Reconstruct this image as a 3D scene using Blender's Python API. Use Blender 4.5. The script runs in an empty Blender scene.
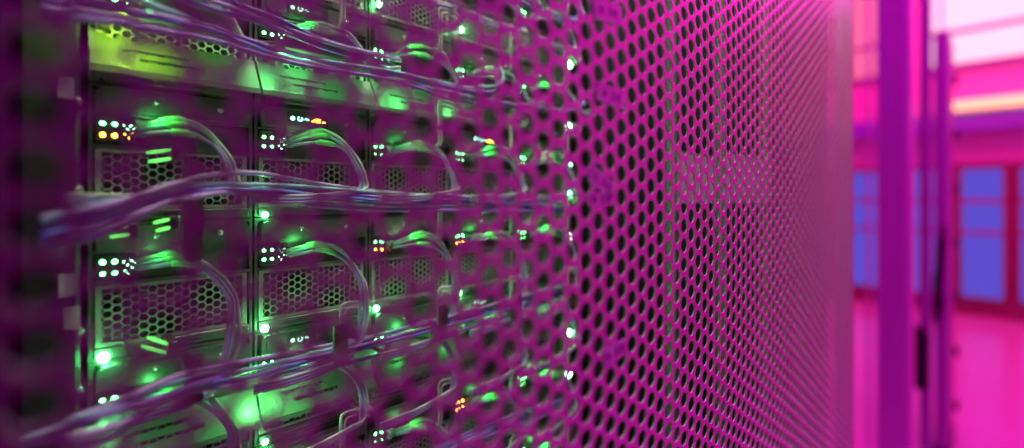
import bpy, math, random
from mathutils import Vector
random.seed(7)
sc = bpy.context.scene
COL = sc.collection
# ------------------------------------------------------------------ camera model (1024 x 448)
F = 470.0
PSI = math.atan2(478.0, F)
SP, CP = math.sin(PSI), math.cos(PSI)
HORY = 197.0
ZC = 1.60                      # eye height
AD = 0.138                     # distance to the perforated door
AS = 0.360                     # distance to the server faces
def at(px, py, x):
    """point on the vertical plane X = x (x < 0) seen at a pixel"""
    xc = (px-512)/F
    k = -x/(SP-xc*CP)
    return Vector((x, k*(CP+xc*SP), ZC-k*(py-HORY)/F))
def atY(px, py, Y):
    """point on the plane Y = const"""
    xc = (px-512)/F
    k = Y/(CP+xc*SP)
    return Vector((k*(-SP+xc*CP), Y, ZC-k*(py-HORY)/F))
def proj(p):
    z = -SP*p[0]+CP*p[1]
    if z < 0.01: return (-9999, 0)
    xr = CP*p[0]+SP*p[1]
    return (512+F*xr/z, HORY-F*(p[2]-ZC)/z)

# ------------------------------------------------------------------ materials
def nmat(name):
    m = bpy.data.materials.new(name); m.use_nodes = True
    nt = m.node_tree
    return m, nt, nt.nodes['Principled BSDF']
def mat(name, col, rough=.5, metal=0., coat=0., noise=0., nscale=60., bump=0., spec=.5, trans=0.):
    m, nt, b = nmat(name)
    b.inputs['Base Color'].default_value = (*col, 1)
    b.inputs['Roughness'].default_value = rough
    b.inputs['Metallic'].default_value = metal
    b.inputs['Coat Weight'].default_value = coat
    b.inputs['Specular IOR Level'].default_value = spec
    b.inputs['Transmission Weight'].default_value = trans
    if noise or bump:
        tc = nt.nodes.new('ShaderNodeTexCoord')
        n = nt.nodes.new('ShaderNodeTexNoise'); n.inputs['Scale'].default_value = nscale
        n.inputs['Detail'].default_value = 5
        nt.links.new(tc.outputs['Object'], n.inputs['Vector'])
        if noise:
            r = nt.nodes.new('ShaderNodeValToRGB')
            r.color_ramp.elements[0].color = (*[c*(1-noise) for c in col], 1)
            r.color_ramp.elements[1].color = (*[min(1, c*(1+noise)) for c in col], 1)
            nt.links.new(n.outputs['Fac'], r.inputs['Fac'])
            nt.links.new(r.outputs['Color'], b.inputs['Base Color'])
        if bump:
            bp = nt.nodes.new('ShaderNodeBump'); bp.inputs['Strength'].default_value = bump
            bp.inputs['Distance'].default_value = .001
            nt.links.new(n.outputs['Fac'], bp.inputs['Height'])
            nt.links.new(bp.outputs['Normal'], b.inputs['Normal'])
    return m
def emit(name, col, s, base=(.1, .1, .1)):
    m, nt, b = nmat(name)
    b.inputs['Base Color'].default_value = (*base, 1)
    b.inputs['Roughness'].default_value = .3
    b.inputs['Emission Color'].default_value = (*col, 1)
    b.inputs['Emission Strength'].default_value = s
    return m
M = {}
M['door'] = mat('perforated_steel', (.64, .55, .64), .36, .96, noise=.12, nscale=25)
M['punched'] = mat('punched_hole_edge', (.50, .46, .50), .6, .2, noise=.12, nscale=25)
M['door'].node_tree.nodes['Principled BSDF'].inputs['Specular Tint'].default_value = (.82, .6, .78, 1)
M['frame'] = mat('painted_steel', (.022, .02, .022), .5, 0, noise=.15, nscale=20)
M['node'] = mat('node_sheet_metal', (.18, .16, .16), .38, .5, noise=.12, nscale=80)
M['grille'] = mat('grille_metal', (.58, .52, .51), .40, .4, noise=.1, nscale=90)
M['dark'] = mat('dark_cavity', (.012, .012, .014), .7)
M['black'] = mat('black_plastic', (.045, .03, .035), .42, 0, .2, noise=.2, nscale=60)
M['maroon'] = mat('hook_plastic', (.10, .055, .065), .5, noise=.2, nscale=70)
M['wire'] = mat('bright_wire', (.85, .82, .80), .3, .3, noise=.05, nscale=80)
M['screw'] = mat('screw_steel', (.8, .78, .76), .2, .9, noise=.05)
M['violet'] = mat('violet_jacket', (.30, .15, .58), .35, 0, .4, noise=.12, nscale=40)
M['lilac'] = mat('lilac_jacket', (.46, .30, .66), .35, 0, .4, noise=.12, nscale=40)
M['blue'] = mat('blue_jacket', (.13, .18, .60), .35, 0, .4, noise=.12, nscale=40)
M['aqua'] = mat('aqua_jacket', (.28, .58, .68), .35, 0, .4, noise=.12, nscale=40)
M['pale'] = mat('pale_jacket', (.55, .62, .58), .3, 0, .4, noise=.1, nscale=40)
M['boot'] = mat('green_boot', (.22, .85, .28), .3, 0, .4, noise=.1, nscale=60)
M['tray'] = mat('tray_metal', (.24, .23, .225), .42, .3, noise=.08, nscale=30)
M['paper'] = mat('paper_label', (.72, .72, .70), .7, noise=.1, nscale=120)
M['ink'] = mat('label_ink', (.03, .03, .04), .6)
M['g'] = emit('green_led', (.12, 1, .25), 24)
M['gw'] = emit('mint_led', (.30, 1, .50), 26)
M['gbig'] = emit('power_green', (.08, 1, .22), 320)
M['gmed'] = emit('power_green_soft', (.10, 1, .26), 140)
M['am'] = emit('amber_led', (1, .42, .04), 16)
M['teal'] = emit('teal_symbol', (.25, 1, .70), 7)
M['dim'] = emit('pale_symbol', (.6, 1, .85), 2.0)
M['orange'] = emit('orange_symbol', (1, .34, .03), 16)
M['off'] = mat('unlit_lens', (.10, .12, .10), .2, 0, .5)
M['rim'] = mat('gland_black', (.02, .02, .02), .4)

# ------------------------------------------------------------------ mesh helpers
class MB:
    def __init__(s): s.v = []; s.f = []
    def add(s, vs, fs):
        o = len(s.v); s.v += [tuple(p) for p in vs]; s.f += [tuple(i+o for i in f) for f in fs]; return s
    def box(s, a, b, bev=0.0):
        x0, y0, z0 = [min(a[i], b[i]) for i in range(3)]; x1, y1, z1 = [max(a[i], b[i]) for i in range(3)]
        if bev <= 0:
            vs = [(x, y, z) for x in (x0, x1) for y in (y0, y1) for z in (z0, z1)]
            fs = [(0,1,3,2), (4,6,7,5), (0,4,5,1), (2,3,7,6), (0,2,6,4), (1,5,7,3)]
            return s.add(vs, fs)
        e = min(bev, .49*min(x1-x0, y1-y0, z1-z0))
        # chamfered front (+x) outline: back ring, side ring, inset front ring
        def ring(x, d): return [(x, y0+d, z0+d), (x, y1-d, z0+d), (x, y1-d, z1-d), (x, y0+d, z1-d)]
        vs = ring(x0, 0)+ring(x1-e, 0)+ring(x1, e)
        fs = [(3,2,1,0), (8,9,10,11)]
        for k in (0, 4):
            for i in range(4):
                j = (i+1) % 4
                fs.append((k+i, k+j, k+4+j, k+4+i))
        return s.add(vs, fs)
    def prism(s, outline, x0, x1):
        """outline of (y,z), counter-clockwise seen from +x"""
        n = len(outline)
        vs = [(x0, y, z) for y, z in outline]+[(x1, y, z) for y, z in outline]
        fs = [tuple(range(n-1, -1, -1)), tuple(range(n, 2*n))]
        fs += [(i, (i+1) % n, n+(i+1) % n, n+i) for i in range(n)]
        return s.add(vs, fs)
    def tube(s, pts, r, seg=8, cap=True):
        pts = [Vector(p) for p in pts]; n = len(pts)
        rr = r if isinstance(r, (list, tuple)) else [r]*n
        up = Vector((0.3, 0.2, 1)).normalized(); vs = []
        for i in range(n):
            t = (pts[min(i+1, n-1)]-pts[max(i-1, 0)])
            if t.length < 1e-9: t = Vector((0, 1, 0))
            t.normalize()
            a = up-t*up.dot(t)
            if a.length < 1e-4: a = t.orthogonal()
            a.normalize(); up = a; b = t.cross(a)
            for k in range(seg):
                q = 2*math.pi*k/seg
                vs.append(pts[i]+(a*math.cos(q)+b*math.sin(q))*rr[i])
        fs = [(i*seg+k, i*seg+(k+1) % seg, (i+1)*seg+(k+1) % seg, (i+1)*seg+k) for i in range(n-1) for k in range(seg)]
        if cap: fs += [tuple(range(seg-1, -1, -1)), tuple(range((n-1)*seg, n*seg))]
        return s.add(vs, fs)
    def dome(s, c, r, out, seg=12, rings=4):
        """lens dome bulging to +x"""
        vs = []; fs = []
        for i in range(rings):
            q = .5*math.pi*i/rings
            for k in range(seg):
                a = 2*math.pi*k/seg
                vs.append((c[0]+out*math.sin(q), c[1]+r*math.cos(q)*math.cos(a), c[2]+r*math.cos(q)*math.sin(a)))
        vs.append((c[0]+out, c[1], c[2])); top = len(vs)-1
        for i in range(rings-1):
            for k in range(seg):
                fs.append((i*seg+k, i*seg+(k+1) % seg, (i+1)*seg+(k+1) % seg, (i+1)*seg+k))
        for k in range(seg): fs.append(((rings-1)*seg+k, (rings-1)*seg+(k+1) % seg, top))
        fs.append(tuple(range(seg-1, -1, -1)))
        return s.add(vs, fs)
    def mesh(s, name, m, smooth=False):
        me = bpy.data.meshes.new(name); me.from_pydata(s.v, [], s.f); me.update()
        me.materials.append(m)
        if smooth: me.polygons.foreach_set('use_smooth', [True]*len(me.polygons))
        return me
    def build(s, name, m, parent=None, smooth=False):
        return link(name, s.mesh(name, m, smooth), parent)
def link(name, me, parent=None):
    o = bpy.data.objects.new(name, me); COL.objects.link(o)
    if parent: o.parent = parent
    return o
def tag(o, label=None, cat=None, group=None, kind=None):
    if label: o['label'] = label
    if cat: o['category'] = cat
    if group: o['group'] = group
    if kind: o['kind'] = kind
    return o
def thing(name, loc, label, cat, group=None):
    o = bpy.data.objects.new(name, None); COL.objects.link(o); o.location = loc
    o.empty_display_size = .02
    return tag(o, label, cat, group)
def struct(name, mb, m, label=None):
    o = mb.build(name, m); o['kind'] = 'structure'
    if label: o['label'] = label
    return o
def spline(ctrl, n=8):
    P = [Vector(p) for p in ctrl]; P = [2*P[0]-P[1]]+P+[2*P[-1]-P[-2]]; out = []
    for i in range(1, len(P)-2):
        for k in range(n):
            t = k/n; a, b, c, d = P[i-1], P[i], P[i+1], P[i+2]
            out.append(.5*((2*b)+(c-a)*t+(2*a-5*b+4*c-d)*t*t+(3*b-a-3*c+d)*t**3))
    out.append(P[-2]); return out
def lamp(name, loc, col, power, radius=.002, kind='POINT', size=None, rot=None):
    l = bpy.data.lights.new(name, kind); l.color = col; l.energy = power
    if kind == 'AREA':
        l.shape = 'RECTANGLE'; l.size, l.size_y = size
    else: l.shadow_soft_size = radius
    o = bpy.data.objects.new(name, l); COL.objects.link(o); o.location = loc
    if rot: o.rotation_euler = rot
    return o

# ------------------------------------------------------------------ perforated door
S = 0.01244; SQ = .974; CPITCH = S*.8660254*SQ; HOLE = 0.0049; TH = 0.0011
y_ref, z_ref = -0.0022, ZC+.0062
i0, i1 = -10, 78
j0, j1 = -45, 40
def perforated_sheet():
    v = []; f = []; NS = 12
    for i in range(i0, i1+1):
        cy = y_ref+i*CPITCH; dz = .5*S if i % 2 else 0
        for j in range(j0, j1+1):
            cz = z_ref+j*S+dz; o = len(v)
            R = S/math.sqrt(3)
            for x in (-AD, -AD-TH):
                for k in range(NS):
                    a = math.pi/6*k
                    rr = R if k % 2 == 0 else R*.8660254
                    v.append((x, cy+rr*SQ*math.cos(a), cz+rr*math.sin(a)))
                for k in range(NS):
                    a = math.pi/6*k
                    v.append((x, cy+HOLE*math.cos(a), cz+HOLE*math.sin(a)))
            for k in range(NS):
                q = (k+1) % NS
                f.append((o+k, o+q, o+NS+q, o+NS+k))
                f.append((o+2*NS+q, o+2*NS+k, o+3*NS+k, o+3*NS+q))
                f.append((o+NS+k, o+NS+q, o+3*NS+q, o+3*NS+k))
    return v, f
ya, yb = y_ref+(i0-.62)*CPITCH, y_ref+(i1+.62)*CPITCH
za, zb = z_ref+(j0-.2)*S, z_ref+(j1+.7)*S
door = thing('perforated_door', (-AD, (ya+yb)/2, 0.06), 'magenta-lit perforated steel cabinet door filling the middle of the picture', 'cabinet door')
def child(mb, name, m, parent, smooth=False):
    """geometry in world coordinates -> child of a thing"""
    L = parent.location
    mb.v = [(p[0]-L[0], p[1]-L[1], p[2]-L[2]) for p in mb.v]
    return mb.build(name, m, parent, smooth)
v, f = perforated_sheet(); mb = MB(); mb.v, mb.f = v, f
sheet = child(mb, 'perforated_sheet', M['door'], door)
sheet.data.materials.append(M['punched'])
sheet.data.polygons.foreach_set('material_index', [1 if k % 3 == 2 else 0 for k in range(len(sheet.data.polygons))])
E = .022
mb = MB()
mb.box((-AD-E, yb, .06), (-AD, yb+.006, 2.25))
mb.box((-AD-E, ya-.03, .06), (-AD, ya, 2.25))
mb.box((-AD-E, ya, zb), (-AD, yb, 2.25))
mb.box((-AD-E, ya, .06), (-AD, yb, za))
child(mb, 'door_frame', M['door'], door)
# ------------------------------------------------------------------ equipment cabinet around the servers
YL, YR = .0142, .463
cab = thing('equipment_cabinet', (-AS, .24, .04), 'dark steel cabinet shell holding the lit servers behind the door', 'server cabinet')
def cpart(a, b, name, m=M['frame']): return child(MB().box(a, b, .002), name, m, cab)
cpart((-.42, -.012, .04), (-AS+.008, YL-.002, 2.2), 'front_post')
cpart((-.42, YR+.018, .04), (-AS+.008, YR+.05, 2.2), 'front_post')
cpart((-1.2, -.05, .04), (-AS-.02, -.014, 2.2), 'side_panel', M['frame'])
cpart((-1.2, yb-.03, .04), (-AD-.03, yb, 2.2), 'side_panel', M['frame'])
cpart((-1.2, -.05, .04), (-1.17, yb, 2.2), 'rear_panel', M['dark'])
cpart((-1.2, -.05, .0), (-AD-.03, yb, .04), 'base')
cpart((-1.2, -.05, 2.2), (-AD-.03, yb, 2.24), 'roof')
cpart((-.44, YR+.055, .04), (-.40, yb-.03, 2.2), 'blanking_panel', M['dark'])
for yy in (.56, .66, .73):
    cpart((-.40, yy, .04), (-.385, yy+.012, 2.2), 'mounting_rail', M['frame'])
for px, py in ((67, 285), (72, 318), (66, 88)):
    p = at(px, py, -AS+.0085)
    child(MB().box((p.x, p.y-.0035, p.z-.006), (p.x+.0006, p.y+.0035, p.z+.006)), 'post_label', M['paper'], cab)
for py in (100, 190, 330, 390):
    p = at(79, py, -AS+.008)
    child(MB().dome((p.x, p.y, p.z), .0022, .0012), 'screw', M['screw'], cab, True)

XS = -.225
for px in (676, 724.5, 769):
    p = at(px, 200, XS)
    mb = MB().box((XS-.012, p.y-.002, za), (XS, p.y+.002, zb)).box((XS-.012, p.y-.002, za), (XS-.010, p.y+.016, zb))
    tag(child(mb, 'upright_rail', M['tray'], cab), 'thin pale upright bar behind the mesh')
for (xa, xb) in ((678, 714), (725, 771)):
    a = at(xa, 152, XS); b = at(xb, 203, XS); a2 = at(xa, 203, XS)
    mb = MB().box((XS-.0005, a.y, a2.z), (XS+.001, b.y, a.z))
    tag(child(mb, 'label_strip', M['paper'], cab), 'pale paper strip behind the mesh')

# ------------------------------------------------------------------ server nodes
W, H = .086, .080
NW, LO, HI = .0845, -.053, .0262
Y0 = .0155
Z1 = ZC+.0389                 # lit row under the upper tray
def rowz(r): return Z1-H*(r-1)
HEX = .0049
def hexplate(u0, u1, w0, w1, x0, x1):
    """plate with real hexagonal openings (flat-topped cells in columns)"""
    mb = MB(); cp = HEX*.8660254; R = HEX/math.sqrt(3); r = R*.82
    nu = int((u1-u0-.004)/cp); mu = u0+((u1-u0)-(nu-1)*cp)/2
    nw = int((w1-w0-.002)/HEX-.5); mw = w0+((w1-w0)-(nw-.5)*HEX)/2+.25*HEX*0
    for i in range(nu):
        cu = mu+i*cp; off = HEX*.5 if i % 2 else 0
        for j in range(nw):
            cw = mw+j*HEX+off; o = len(mb.v)
            for x in (x1, x0):
                for q in (R*1.0, r):
                    for k in range(6):
                        a = math.pi/3*k
                        mb.v.append((x, cu+q*math.cos(a), cw+q*math.sin(a)))
            for k in range(6):
                q = (k+1) % 6
                mb.f += [(o+k, o+q, o+6+q, o+6+k), (o+6+k, o+6+q, o+18+q, o+18+k)]
    ua, ub = mu-R*.9, mu+(nu-1)*cp+R*.9
    wa, wb = mw-HEX*.45, mw+(nw-.5)*HEX+HEX*.45
    mb.box((x0, u0, w0), (x1-.0003, ua, w1)).box((x0, ub, w0), (x1-.0003, u1, w1))
    mb.box((x0, ua, w0), (x1-.0003, ub, wa)).box((x0, ua, wb), (x1-.0003, ub, w1))
    return mb
def rounded(u0, u1, w0, w1, r, n=4, corners=(1, 1, 1, 1)):
    out = []
    for (cu, cw, a0, on) in ((u1-r, w0+r, -90, corners[0]), (u1-r, w1-r, 0, corners[1]), (u0+r, w1-r, 90, corners[2]), (u0+r, w0+r, 180, corners[3])):
        if not on:
            out.append({-90: (u1, w0), 0: (u1, w1), 90: (u0, w1), 180: (u0, w0)}[a0]); continue
        for k in range(n+1):
            a = math.radians(a0+90*k/n); out.append((cu+r*math.cos(a), cw+r*math.sin(a)))
    return out
ME = {}
def shared_meshes():
    b = MB()   # chassis: box ring with recessed front
    b.box((-.16, 0, LO), (-.004, NW, HI))
    b.box((-.004, 0, LO), (.0015, .0018, HI)).box((-.004, NW-.0018, LO), (.0015, NW, HI))
    b.box((-.004, .0018, HI-.0018), (.0015, NW-.0018, HI)).box((-.004, .0018, LO), (.0015, NW-.0018, LO+.0018))
    b.box((-.004, .0018, -.0105), (.002, NW-.0018, -.0085)).box((-.004, .0018, .0085), (.003, NW-.0018, .0100))
    ME['chassis'] = b.mesh('chassis', M['node'])
    b = MB().prism(rounded(.0030, NW-.003, .0102, HI-.002, .005, 5, (0, 1, 1, 0)), -.004, .0065)
    b.prism(rounded(.006, NW-.006, .0122, HI-.0045, .003, 4), .0065, .0072)
    ME['bezel'] = b.mesh('bezel', M['node'])
    for k, u in (('screw_a', .030), ('screw_b', .064)):
        b = MB().dome((.0072, u, .0178), .0019, .0011)
        b.box((.0082, u-.0013, .0175), (.0085, u+.0013, .0181))
        ME[k] = b.mesh('screw', M['screw'], True)
    b = MB().box((-.004, .0025, -.0078), (.001, .0215, .0078), .0008)
    b.box((.001, .0030, .0068), (.0042, .0210, .0076)).box((.001, .0030, -.0076), (.0042, .0210, -.0068))
    for k in range(4): b.box((.001, .0145+.0017*k, -.0066), (.0038, .0149+.0017*k, .0066))
    ME['panel'] = b.mesh('light_panel', M['black'])
    for key, m in (('g', M['g']), ('am', M['am']), ('gw', M['gw'])):
        for sfx, r in (('', .00125), ('s', .0006)):
            ME['led_'+key+sfx] = MB().dome((.001, 0, 0), r, r*.8, 12 if not sfx else 8).mesh('indicator_light', m, True)
    ME['grille'] = hexplate(.003, .0815, -.0460, -.0108, -.0005, .0008).mesh('vent_grille', M['grille'])
    b = MB().box((-.004, .003, -.0455), (-.0036, .0815, -.0108))
    ME['back'] = b.mesh('vent_backing', M['dark'])
    for key, m, r in (('pbig', M['gbig'], .0026), ('pmed', M['gmed'], .0021), ('poff', M['off'], .0016)):
        ME[key] = MB().dome((.002, .0065, -.0515), r, .0014, 14, 5).mesh('power_light', m, True)
    b = MB().box((-.004, .0022, -.0525), (.002, .0825, -.0465), .0006)
    b.box((.002, .016, -.0515), (.0035, .055, -.0505)).box((.002, .016, -.0485), (.0035, .055, -.0478))
    ME['sill'] = b.mesh('lower_sill', M['node'])
    # wire loop for cables, standing out from the face
    def loop(u0, u1, w0, w1, x): return [(0, u1, w1-.004), (x*.7, u1, w1-.004), (x, u1, w1-.003), (x, u1-.004, w1+.0005), (x, (u0+u1)/2, w1+.001), (x, u0+.003, w1+.0015), (x, u0, w1-.002), (x, u0, (w0+w1)/2), (x, u0, w0), (x-.006, u0+.001, w0-.0025)]
    b = MB().tube(spline(loop(.049, .074, -.072, -.038, .030), 5), .0011, 8)
    b.tube(spline(loop(.0518, .0712, -.072, -.042, .030), 5), .0009, 8)
    ME['loop'] = b.mesh('wire_loop', M['wire'], True)
    # hook: flat finger in front of the bundle on a short arm
    b = MB().box((0, .0385, .0105), (.045, .0455, .0130))
    b.prism(rounded(.0370, .0470, .0050, .0330, .0022), .0435, .0462)
    ME['hook'] = b.mesh('cable_hook', M['maroon'])
    b = MB().box((0, .0385, .0105), (.045, .0455, .0130))
    b.prism(rounded(.0370, .0470, .0050, .0620, .0022), .0435, .0462)
    ME['hook_tall'] = b.mesh('cable_hook', M['maroon'])
shared_meshes()
COLN = ['leftmost', 'second from left', 'middle', 'fourth from left', 'rightmost']
NTH = ['leftmost node', 'second node from left', 'middle node', 'fourth node from left', 'rightmost node']
ROWN = {-2: 'third row above upper green tray', -1: 'second row above upper green tray', 0: 'first row above upper green tray',
        1: 'first row under upper green tray', 2: 'second row under upper green tray', 3: 'row behind lower green tray',
        4: 'first row under lower green tray', 5: 'second row under lower green tray'}
POWER = {(2, 0): 'pbig', (2, 1): 'pbig', (2, 2): 'pbig', (2, 3): 'pmed', (1, 1): 'pmed', (3, 1): 'pmed', (-1, 2): 'pmed', (-1, 3): 'pmed', (4, 3): 'pmed'}
AMBER = {(1, 0), (2, 3), (2, 2), (4, 3)}
STATUS = {(0, 1): 'w', (1, 1): 'a', (3, 1): 'w', (1, 3): 'a', (3, 3): 'w'}
NODES = []
def seen(r, c):
    z = rowz(r); y = Y0+W*c
    P = [proj((-AS, yy, zz)) for yy in (y, y+NW*.5, y+NW) for zz in (z+LO, z, z+HI)]
    return any(0 < p[0] < 1024 and 2 < p[1] < 446 for p in P)
def status(parent, kind):
    wh = M['teal'] if kind == 'a' else M['dim']
    b = MB().prism(rounded(.020, .049, .0128, .0238, .0015), .0072, .0080)
    link('status_panel', b.mesh('status_panel', M['black']), parent)
    sp = [o for o in parent.children if o.name.startswith('status_panel')][0]
    def sym(mb, m): tag(mb.build('status_symbol', m, sp, False), 'lit symbol')
    sym(MB().dome((.0080, .0232, .0178), .0016, .0006), wh)
    arc = [(.0084, .0283+.0015*math.cos(a), .0178+.0015*math.sin(a)) for a in [math.radians(125+290*k/12) for k in range(13)]]
    sym(MB().tube(arc, .0004, 6), wh)
    sym(MB().tube([(.0084, .0318, .0178), (.0084, .0330, .0187), (.0084, .0334, .0172), (.0084, .0346, .0180)], .0004, 6), wh)
    m2 = M['orange'] if kind == 'a' else M['off']
    sym(MB().box((.0080, .0368, .0164), (.0087, .0376, .0176)).box((.0080, .0380, .0164), (.0087, .0388, .0186)), m2)
    sym(MB().box((.0080, .0396, .0163), (.0090, .0428, .0192)), m2)
    sym(MB().box((.0080, .0444, .0166), (.0087, .0466, .0176)), m2)
for r in range(-2, 6):
    for c in range(5):
        if not seen(r, c): continue
        NODES.append((r, c))
        lit = 'amber-and-green-lit server node' if (r, c) in AMBER else 'honeycomb-fronted server node'
        t = thing('server_node', (-AS, Y0+W*c, rowz(r)), '%s, %s, %s' % (lit, COLN[c], ROWN[r]), 'server', 'server nodes in the cabinet')
        for nm, key in (('chassis', 'chassis'), ('bezel', 'bezel'), ('light_panel', 'panel'), ('vent_grille', 'grille'), ('vent_backing', 'back'), ('lower_sill', 'sill'), ('wire_loop', 'loop'), ('cable_hook', 'hook'), ('screw', 'screw_a'), ('screw', 'screw_b')):
            if nm == 'wire_loop' and (c == 0 or (r, c) in ((0, 1), (1, 1))): continue
            if nm == 'cable_hook':
                if r not in (3, 5) and (r, c) != (2, 0): continue
                if r == 2: key = 'hook_tall'
            o = link(nm, ME[key], t)
            if nm == 'light_panel': lp = o
        if (r, c) in STATUS: status(t, STATUS[(r, c)])
        pl = link('power_light', ME[POWER.get((r, c), 'poff')], t)
        if r == -1: pl.location = (0, .003, .014)
        am = (r, c) in AMBER
        for iu, u in enumerate((.0062, .0115)):
            for iw, w in enumerate((.0034, -.0030)):
                key = 'led_am' if am and (iw or r == 4) else 'led_g'
                if not am and iw and c > 1: key = 'led_gs'
                o = link('indicator_light', ME[key], lp); o.location = (0, u, w)
        for k in range(7):
            o = link('indicator_light', ME['led_ams' if am and (k % 2 or r == 4) else 'led_gws'], lp)
            o.location = (0, .0152+.0009*k, (.003, -.002, .001, -.004, .0035, -.001, .002)[k])

# ------------------------------------------------------------------ fibre leads from each node
JK = ['pale', 'aqua', 'lilac']
WHICH = ['upper', 'middle', 'lower']
DROP = {-2: -.040, -1: -.040, 0: -.020, 1: -.040, 2: -.078, 3: -.050, 4: -.042, 5: -.045}
def node_leads(r, c):
    base = Vector((-AS, Y0+W*c, rowz(r)))
    rnd = random.Random(100*r+c)
    drop = DROP[r]
    for k in range(3):
        q = (k-1)
        hump = rnd.uniform(.001, .005)
        end = drop
        j = lambda s=.0015: rnd.uniform(-s, s)
        if drop > -.03:
            pts = [(.004, .0215, .0005-q*.0022), (.010, .030, .002-q*.003+hump), (.016, .043, .003-q*.0035+hump), (.024, .057, -.002-q*.003+hump+j()), (.030, .066, -.011-q*.002), (.033, .074+j(), drop-.003-q*.002), (.035, .095, drop-q*.003)]
        else:
            pts = [(.004, .0215, .0005-q*.0022), (.012, .030, .002-q*.003+hump*.5), (.019, .041, .0025-q*.0035+hump), (.025, .052, -.003-q*.0035+hump+j()), (.029, .0615+q*-.002, -.014+j()), (.031, .066-q*.0025, -.028+j()),
                   (.034, .063-q*.003+j(), max(drop+.006, -.056)-q*.001), (.037, .052, drop+.004-q*.001), (.040, .020, drop-q*.002), (.042, -.012, drop-q*.002)]
        P = spline(pts, 8)
        L = thing('fibre_lead', base+Vector(pts[0]), '%s %s fibre lead of %s, %s' % (WHICH[k], JK[k], NTH[c], ROWN[r]), 'cable', 'fibre leads plugged into the nodes')
        P = [p-Vector(pts[0]) for p in P]
        MB().tube(P, .00125, 8).build('jacket', M[JK[k]], L, True)
        i0_, i1_ = 9+k*2, 17+k*2
        n = i1_-i0_+1
        MB().tube(P[i0_:i1_+1], [.0021]*(n-2)+[.0017, .0014], 10).build('boot', M['boot'], L, True)
        MB().box((-.004, -.001, -.0012), (.0005, .0035, .0012), .0004).build('plug', M['pale'], L)
for (r, c) in NODES: node_leads(r, c)

# ------------------------------------------------------------------ pairs of fibre boots, LED light on them put in as emission
M['bootglow'] = emit('boot_led_glow', (.16, 1, .14), 1.6, (.2, .5, .2))
for (px, py, tilt, ln, lab) in ((160, 156, .22, .012, 'pair of green LED-lit fibre boots right of the amber-and-green lights'), (157, 345, -.55, .013, 'slanting pair of green LED-lit fibre boots right of the brightest power light'),
                           (120, 232, .1, .009, 'small green LED-lit fibre boots under the left end of the upper bundle'), (163, 225, .25, .008, 'small green LED-lit fibre boots beside the tall dark hook')):
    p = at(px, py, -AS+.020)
    t = thing('emissive_boot_pair', p, lab, 'fibre boot')
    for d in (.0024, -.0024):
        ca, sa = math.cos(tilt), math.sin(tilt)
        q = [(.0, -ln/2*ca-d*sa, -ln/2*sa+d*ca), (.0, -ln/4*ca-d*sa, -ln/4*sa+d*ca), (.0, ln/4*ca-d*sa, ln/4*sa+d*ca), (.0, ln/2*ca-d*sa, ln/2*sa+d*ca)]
        MB().tube(q, [.0007, .0010, .0010, .0007], 8).build('emissive_boot', M['bootglow'], t, True)
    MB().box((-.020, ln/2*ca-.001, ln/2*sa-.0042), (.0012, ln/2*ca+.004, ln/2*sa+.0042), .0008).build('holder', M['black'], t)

# ------------------------------------------------------------------ cable bundles running sideways
BUND = {   # pixel path, X of each point, strand count, what it is
 'A': ([(40, 232, -.285), (110, 214, -.285), (180, 192, -.300), (250, 188, -.318), (320, 194, -.325), (400, 200, -.325), (480, 203, -.325), (565, 209, -.33)], 6, 'bundle under the upper green tray'),
 'B': ([(20, 448, -.285), (110, 418, -.290), (185, 386, -.305), (250, 374, -.318), (320, 357, -.325), (400, 336, -.325), (480, 314, -.325), (568, 290, -.33)], 6, 'bundle sagging above the lower green tray'),
 'C': ([(40, 4, -.295), (120, 13, -.30), (210, 33, -.315), (300, 60, -.325), (390, 77, -.325), (460, 92, -.325), (492, 95, -.325), (500, 84, -.328), (497, 68, -.335)], 5, 'bundle above the upper green tray'),
 'G': ([(150, -14, -.305), (210, 4, -.312), (270, 22, -.32), (330, 44, -.325), (400, 62, -.328)], 3, 'bundle at the very top left'),
 'D': ([(400, 470, -.325), (450, 446, -.325), (510, 424, -.325), (570, 400, -.33)], 4, 'bundle under the lower green tray'),
 'E': ([(440, -22, -.325), (510, -2, -.325), (545, 14, -.325), (566, 20, -.325), (580, 16, -.33), (578, 2, -.335)], 3, 'bundle at the top right of the nodes'),
 'H': ([(490, 102, -.325), (530, 108, -.325), (562, 110, -.325), (582, 104, -.33), (580, 92, -.335)], 2, 'short bundle by the right post'),
}
CN = {'violet': 'violet', 'lilac': 'lilac', 'blue': 'blue', 'aqua': 'aqua'}
def bundle(key):
    path, n, where = BUND[key]; rnd = random.Random(key)
    cols = ['violet', 'lilac', 'blue', 'violet', 'aqua', 'lilac', 'violet']
    for k in range(n):
        off = (k-(n-1)/2)*.0031; ph = rnd.uniform(0, 6)
        pts = []
        for i, (px, py, x) in enumerate(path):
            p = at(px, py, x)
            p += Vector((rnd.uniform(-.004, .004), 0, off*(.8+.35*math.sin(ph+i*1.3))+rnd.uniform(-.0012, .0012)))
            pts.append(p)
        P = spline(pts, 8); o0 = P[0]
        cn = cols[k % 7]
        o = MB().tube([p-o0 for p in P], .00155, 8).build('fibre_cable', M[cn], None, True)
        o.location = o0
        pos = 'only' if n == 1 else ('topmost' if k == n-1 else 'lowest' if k == 0 else ['', 'second lowest', 'third lowest', 'fourth lowest', 'fifth lowest', 'sixth lowest'][k])
        tag(o, '%s %s fibre cable in the %s' % (pos, CN[cn], where), 'cable', 'cables of the '+where)
for k in BUND: bundle(k)

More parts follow.
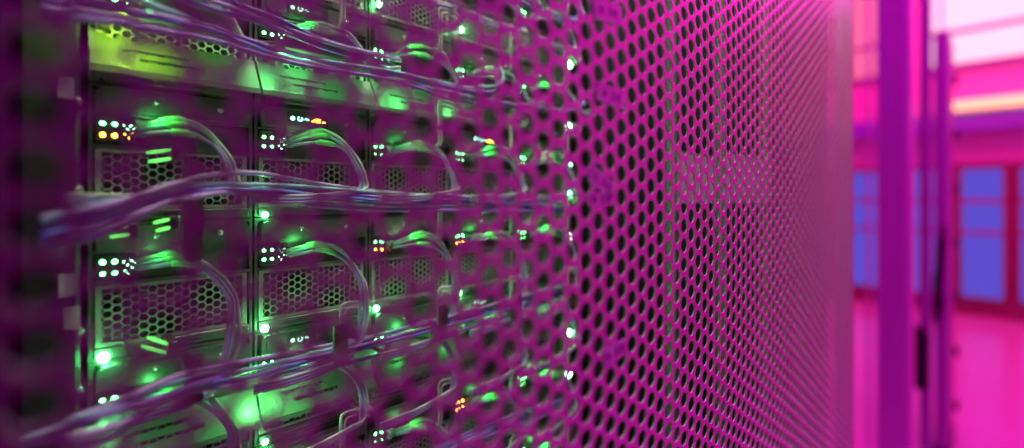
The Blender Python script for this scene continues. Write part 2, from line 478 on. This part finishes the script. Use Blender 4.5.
# ------------------------------------------------------------------ sheet-metal trays between the rows, lit green
def tray(z0, label):
    t = thing('cable_tray', (-AS+.003, Y0, z0), label, 'tray')
    L = W*5-.004
    for c in range(5):
        b = MB(); u0 = c*W; u1 = u0+NW
        # sloping lip with two slots and a notched upper edge, 1 mm sheet
        x0, x1, zt, zb_ = 0.0015, .016, .011, -.011
        def strip(ua, ub, sa, sb):
            xa, xb = x0+(x1-x0)*sa, x0+(x1-x0)*sb; A, B = zt+(zb_-zt)*sa, zt+(zb_-zt)*sb
            vs = [(xa, ua, A), (xa, ub, A), (xb, ub, B), (xb, ua, B), (xa-.001, ua, A-.0007), (xa-.001, ub, A-.0007), (xb-.001, ub, B-.0007), (xb-.001, ua, B-.0007)]
            b.add(vs, [(3,2,1,0), (4,5,6,7), (0,1,5,4), (1,2,6,5), (2,3,7,6), (3,0,4,7)])
        s0, s1, s2 = u0+.014, u0+.046, u0+.022
        strip(u0, u1, .10, .38)
        for (a, d) in ((u0, s0-.006), (s0-.002, s0+.004), (s0+.008, u1)): strip(a, d, 0, .10)
        strip(u0, s0, .38, .46); strip(s1, u1, .38, .46)
        strip(u0, u1, .46, .62)
        strip(u0, s2, .62, .70); strip(s1+.008, u1, .62, .70)
        strip(u0, u1, .70, 1.0)
        b.box((x1-.001, u0, zb_-.003), (x1, u1, zb_+.0004))
        b.build('tray_lip', M['tray'], t)
        # brow sheet above, rounded ends
        MB().box((0, u0+.002, .0175), (.026, u1-.002, .0183)).build('tray_brow', M['node'], t)
        MB().box((.0005, u0+.004, .0125), (.006, u0+.009, .0165), .0006).build('bracket', M['black'], t)
    return t
tray(ZC+.0830, 'upper sloping sheet-metal tray glowing green, above the row with amber lights')
tray(ZC-.1400, 'lower sloping slotted tray glowing green, beneath the sagging cable bundle')
GREEN = (.12, 1, .20)
for (px, py, zt, power, dx, cl) in ((122, 52, .0830, .075, .026, (.42, 1, .04)), (276, 76, .0830, .050, .026, GREEN), (298, 84, .0830, .034, .025, GREEN), (385, 96, .0830, .034, .024, GREEN), (404, 100, .0830, .02, .022, GREEN), (454, 110, .0830, .018, .022, GREEN),
                         (252, 388, -.1400, .060, .027, GREEN), (285, 380, -.1400, .030, .024, GREEN), (112, 428, -.1400, .008, .02, GREEN), (403, 362, -.1400, .005, .018, GREEN), (450, 347, -.1400, .004, .018, GREEN)):
    p = at(px, py, -AS+.012)
    lamp('green_tray_led', (-AS+dx, p.y, ZC+zt+.008), cl, power, .0015)

# ------------------------------------------------------------------ power strip on the right post, with its lamps
YS = at(568, 200, -AS+.024).y
ps = thing('power_strip', (-AS+.009, YS, 1.1), 'slim upright power strip with green lamps at the right cabinet post', 'power strip')
zlo, zhi = 1.1, 2.15
child(MB().box((-AS+.0085, YS-.010, zlo), (-AS+.022, YS+.010, zhi), .002), 'strip_body', M['node'], ps)
for py in (9, 66, 107, 128, 165, 195, 237, 262, 332, 372, 410):
    p = at(569, py, -AS+.022); p.y -= 0
    b = MB().box((p.x, YS-.0075, p.z-.006), (p.x+.003, YS+.0075, p.z+.006), .0008)
    sk = child(b, 'outlet', M['black'], ps)
    L = Vector(ps.location)
    o = MB().dome((0, 0, 0), .0036, .0022, 12).build('outlet_light', M['gmed'] if py in (66, 195, 332) else M['gw'] if py in (128, 165, 237, 372) else M['off'], sk, True)
    o.location = Vector((p.x+.003, YS, p.z))-L

# ------------------------------------------------------------------ small film tags stuck on the mesh
M['film'] = mat('tag_film', (.78, .92, .88), .45, .55, noise=.1, nscale=120)
M['film'].node_tree.nodes['Principled BSDF'].inputs['Alpha'].default_value = .85
for (px, py, tilt, hw, hh, lab) in ((608, 12, .10, .0125, .0050, 'topmost pale film tag on the mesh'), (611, 96, -.08, .0125, .0046, 'pale film tag on the mesh, second from the top'), (602, 182, -.42, .0110, .0042, 'tilted pale film tag on the mesh, nearly level with the horizon'), (601, 199, .0, .0110, .0034, 'pale film tag on the mesh just below the tilted tag'), (615, 352, .12, .010, .0046, 'lowest pale film tag on the mesh')):
    p = at(px, py, -AD+.00005)
    t = thing('film_tag', p, lab, 'tag', 'film tags on the mesh door'); t.rotation_euler = (tilt, 0, 0)
    MB().prism(rounded(-hw, hw, -hh, hh, .0012), 0, .0005).build('tag_film', M['film'], t)
    b = MB()
    for k, (u, h2) in enumerate(((-.0075, .0022), (-.0052, .0016), (.0005, .0022), (.0038, .0018), (.0068, .0022))): b.box((.0005, u-.0005, -h2), (.0006, u+.0005, h2))
    b.build('tag_print', M['ink'], t)

# ------------------------------------------------------------------ the hall beyond
YF = 8.9; CEIL = 4.9; XL, XR = -3.6, 1.6; YB = -1.6
M['wall'] = mat('wall_paint', (.72, .66, .68), .6, noise=.05, nscale=3)
M['floor'] = mat('floor_vinyl', (.70, .66, .68), .22, 0, .2, noise=.06, nscale=2)
M['ceil'] = mat('ceiling_paint', (.65, .62, .64), .7, noise=.05, nscale=3)
M['darkwall'] = mat('unseen_dark_wall', (.06, .055, .06), .6, noise=.1, nscale=4)
M['post'] = mat('post_paint', (.62, .50, .62), .38, .2, noise=.05, nscale=6)
M['post2'] = mat('dark_post_paint', (.34, .22, .42), .4, .2, noise=.05, nscale=6)
M['brown'] = mat('brown_board', (.26, .14, .13), .5, noise=.15, nscale=5)
M['pane'] = emit('blue_lit_glass', (.10, .10, .80), .75, (.02, .02, .02))
M['sky'] = emit('bright_clerestory', (1, .70, .86), 1.1)
M['pinksky'] = emit('pink_lit_glass', (1, .16, .36), .9)
M['strip'] = emit('warm_light_tube', (1, .36, .22), 2.2)
M['handle'] = mat('handle_black', (.006, .005, .006), .5, noise=.1)
M['bluebeam'] = mat('blue_duct', (.25, .22, .75), .5, noise=.1, nscale=4)
struct('floor', MB().box((XL, YB, -.1), (XR, YF+.2, 0)), M['floor'], 'glossy pale floor glowing pink')
struct('ceiling', MB().box((XL, YB, CEIL), (XR, YF+.2, CEIL+.1)), M['ceil'])
struct('wall_left', MB().box((XL-.1, YB, 0), (XL, YF, CEIL)), M['wall'])
struct('wall_right', MB().box((XR, YB, 0), (XR+.1, YF, CEIL)), M['wall'])
struct('reflection_blocker', MB().box((XR-.03, YB, 0), (XR, 1.7, CEIL)), M['darkwall'])  # unseen dark panel, added to dim what the door's near end mirrors
struct('wall_near', MB().box((XL, YB-.1, 0), (XR, YB, CEIL)), M['darkwall'])
struct('wall_far', MB().box((XL, YF, 0), (XR, YF+.1, CEIL)), M['wall'], 'far wall lit pink')
def wallrect(x0p, y0p, x1p, y1p):
    a = atY(x0p, y0p, YF-.01); b = atY(x1p, y1p, YF-.01); return a.x, b.x, b.z, a.z
def zat(py, px=985): return atY(px, py, YF-.02).z
wins = [(962, 1003), (1021, 1062), (852, 878), (906, 944)]
z0, zt = zat(298), zat(169)
for n, (pa, pb) in enumerate(wins):
    xa, xb = atY(pa, 200, YF).x, atY(pb, 200, YF).x
    w = bpy.data.objects.new('window_%d' % (n+1), None); COL.objects.link(w); w.location = ((xa+xb)/2, YF-.02, z0); w['kind'] = 'structure'
    w['label'] = 'tall blue-lit window in the far wall'
    hw = (xb-xa)/2
    MB().box((-hw, -.002, 0), (hw, .012, zt-z0)).build('window_pane', M['pane'], w)
    b = MB().box((-hw-.03, -.03, -.03), (-hw, .012, zt-z0+.03)).box((hw, -.03, -.03), (hw+.03, .012, zt-z0+.03)).box((-hw, -.03, -.03), (hw, .012, 0)).box((-hw, -.03, zt-z0), (hw, .012, zt-z0+.03))
    b.build('window_frame', M['brown'], w)
    b = MB()
    for q in (zat(201), zat(233)): b.box((-hw, -.025, q-z0-.03), (hw, -.003, q-z0+.03))
    b.build('window_bar', M['post2'], w)
o = MB().box((XL, YF-.015, 0), (.50, YF, zat(163))).build('trim_3', M['brown']); o['kind'] = 'structure'
# clerestory: bright glazing above
zc0, zc1 = zat(62), CEIL-.1
for n, (xa, xb) in enumerate(((-.60, .42), (-1.9, -.80))):
    w = bpy.data.objects.new('window_%d' % (n+5), None); COL.objects.link(w); w.location = (0, YF-.02, zc0); w['kind'] = 'structure'
    w['label'] = ['bright white-pink high window at top right', 'pink-lit high window seen in the gap beside the column'][n]
    MB().box((xa, 0, 0), (xb, .012, zc1-zc0)).build('window_pane', M['pinksky' if n else 'sky'], w)
    b = MB()
    q = zat(27)-zc0
    b.box((xa, -.03, q-.035), (xb, -.002, q+.035)); b.box((xa, -.03, -.06), (xb, -.002, .03))
    k = xa+.12
    while k < xb: b.box((k-.015, -.03, 0), (k+.015, -.002, zc1-zc0)); k += .9
    b.build('window_bar', M['post2'], w)
o = MB().box((-2.4, YF-.25, zat(131)), (XR, YF-.02, zat(113))).build('trim_1', M['bluebeam']); o['kind'] = 'structure'
lt = thing('light_tube', (0, YF-.28, zat(106)), 'long glowing orange light tube on the far wall', 'light')
MB().tube([(-.52, 0, 0), (-.50, 0, 0), (1.4, 0, 0), (1.42, 0, 0)], [.05, .065, .065, .05], 14).build('tube', M['strip'], lt, True)
MB().box((-.5, .06, .0), (1.4, .28, .05)).build('bracket', M['wall'], lt)

# column, glazed cabinet end and handles past the end of the door
def upright(name, pa, pb, Y, d, m, label, cat, ztop=CEIL):
    xa, xb = atY(pa, 200, Y).x, atY(pb, 200, Y).x
    t = thing(name, ((xa+xb)/2, Y, 0), label, cat); hw = (xb-xa)/2
    MB().prism([(0, 0), (d, 0), (d, 1), (0, 1)], 0, 1)
    b = MB(); e = min(.012, hw*.4)
    o = [(-hw+e, 0), (hw-e, 0), (hw, e), (hw, d), (-hw, d), (-hw, e)]
    n = len(o)
    b.add([(x, y, .0) for x, y in o]+[(x, y, ztop) for x, y in o], [tuple(range(n-1, -1, -1)), tuple(range(n, 2*n))]+[(i, (i+1) % n, n+(i+1) % n, n+i) for i in range(n)])
    b.build('shaft', m, t)
    MB().box((-hw-.006, -.006, 0), (hw+.006, d+.006, .06)).build('foot', M['frame'], t)
    return t
upright('square_column', 876, 911, 2.6, .13, M['post'], 'broad plain magenta column just past the end of the door', 'column')
upright('slim_post', 866.5, 869.5, 3.4, .03, M['post'], 'thin upright post in the gap left of the broad column', 'post')
upright('slim_post', 919, 931, 3.2, .05, M['post2'], 'narrow purple post right of the broad column', 'post')
gc = upright('cabinet_end', 934, 949, 3.9, .5, M['post2'], 'dark purple cabinet end with black handle, farthest right of the uprights', 'cabinet', 2.62)
for k in range(7):
    MB().box((.055, .02, .3+.33*k), (.075, .06, .36+.33*k)).build('hinge', M['frame'], gc)
def handle(pa, pb, y0p, y1p, Y, label, slant=0):
    a = atY((pa+pb)/2, (y0p+y1p)/2, Y); hw = abs(atY(pb, 200, Y).x-atY(pa, 200, Y).x)/2
    hh = (atY(pa, y0p, Y).z-atY(pa, y1p, Y).z)/2
    t = thing('door_handle', a, label, 'handle')
    b = MB()
    o = [(-hw, -hh), (hw, -hh), (hw, hh*.75), (-hw*.2, hh), (-hw, hh)]
    if slant: o = [(-hw, -hh), (0, -hh), (hw*.4, -hh*.1), (hw, hh), (hw*.4, hh), (-hw, -.1*hh)]
    n = len(o)
    b.add([(x, -.03, z) for x, z in o]+[(x, .0, z) for x, z in o], [tuple(range(n)), tuple(range(2*n-1, n-1, -1))]+[(i, n+i, n+(i+1) % n, (i+1) % n) for i in range(n)])
    b.build('grip', M['handle'], t)
    MB().box((-hw*.5, .0, -hh*.7), (hw*.5, .03, -hh*.5)).box((-hw*.5, .0, hh*.4), (hw*.5, .03, hh*.6)).build('mount', M['handle'], t)
handle(915, 929, 326, 388, 3.16, 'black upright handle on the narrow purple post')
handle(933, 947, 226, 322, 3.86, 'black slanting handle on the dark cabinet end', 1)

# ------------------------------------------------------------------ light
R90 = math.pi/2
lamp('far_hall_lamp', (-.2, 7.2, CEIL-.1), (1, .002, .30), 190, kind='AREA', size=(2.4, 2.0))
lamp('mid_hall_lamp', (.2, 1.1, CEIL-.1), (.78, .003, .88), 95, kind='AREA', size=(1.6, 1.0))
lamp('near_aisle_lamp', (.55, .7, 4.0), (1, .02, .66), 12, kind='AREA', size=(.3, .8))
lamp('cabinet_fill', (-.175, .38, 2.19), (1, .92, .82), 4.5, kind='AREA', size=(.05, .8))  # unseen fill added inside the cabinet to brighten servers and cables
lamp('aisle_lamp', (.4, 3.5, 3.1), (1, .010, .62), 30, kind='AREA', size=(.6, 2.0))
for (r, c) in NODES:
    lamp('status_glow', (-AS+.018, Y0+W*c+.028, rowz(r)+.0085), (.10, 1, .20), .0075, .002)
for (r, c), k in POWER.items():
    if (r, c) in NODES:
        lamp('power_light_glow', (-AS+.012, Y0+W*c+.0065, rowz(r)-.0515+(.014 if r == -1 else 0)), (.08, 1, .22), .016 if k == 'pbig' else .006, .0015)
w = bpy.data.worlds.new('hall_ambient'); sc.world = w; w.use_nodes = True
w.node_tree.nodes['Background'].inputs['Color'].default_value = (.5, .05, .4, 1)
w.node_tree.nodes['Background'].inputs['Strength'].default_value = .02

# ------------------------------------------------------------------ camera
cd = bpy.data.cameras.new('camera'); cam = bpy.data.objects.new('camera', cd); COL.objects.link(cam)
cam.location = (0, 0, ZC); cam.rotation_euler = (R90, 0, PSI)
cd.sensor_width = 36; cd.lens = F/1024*36
cd.shift_y = -(224-HORY)/1024
cd.clip_start = .005; cd.clip_end = 60
cd.dof.use_dof = True; cd.dof.focus_distance = .335; cd.dof.aperture_fstop = 1.7
sc.camera = cam
vs = sc.view_settings
vs.view_transform = 'Standard'; vs.look = 'None'; vs.gamma = 1; vs.use_curve_mapping = False
vs.exposure = 0
sc.cycles.use_denoising = True
sc.cycles.sample_clamp_indirect = 6
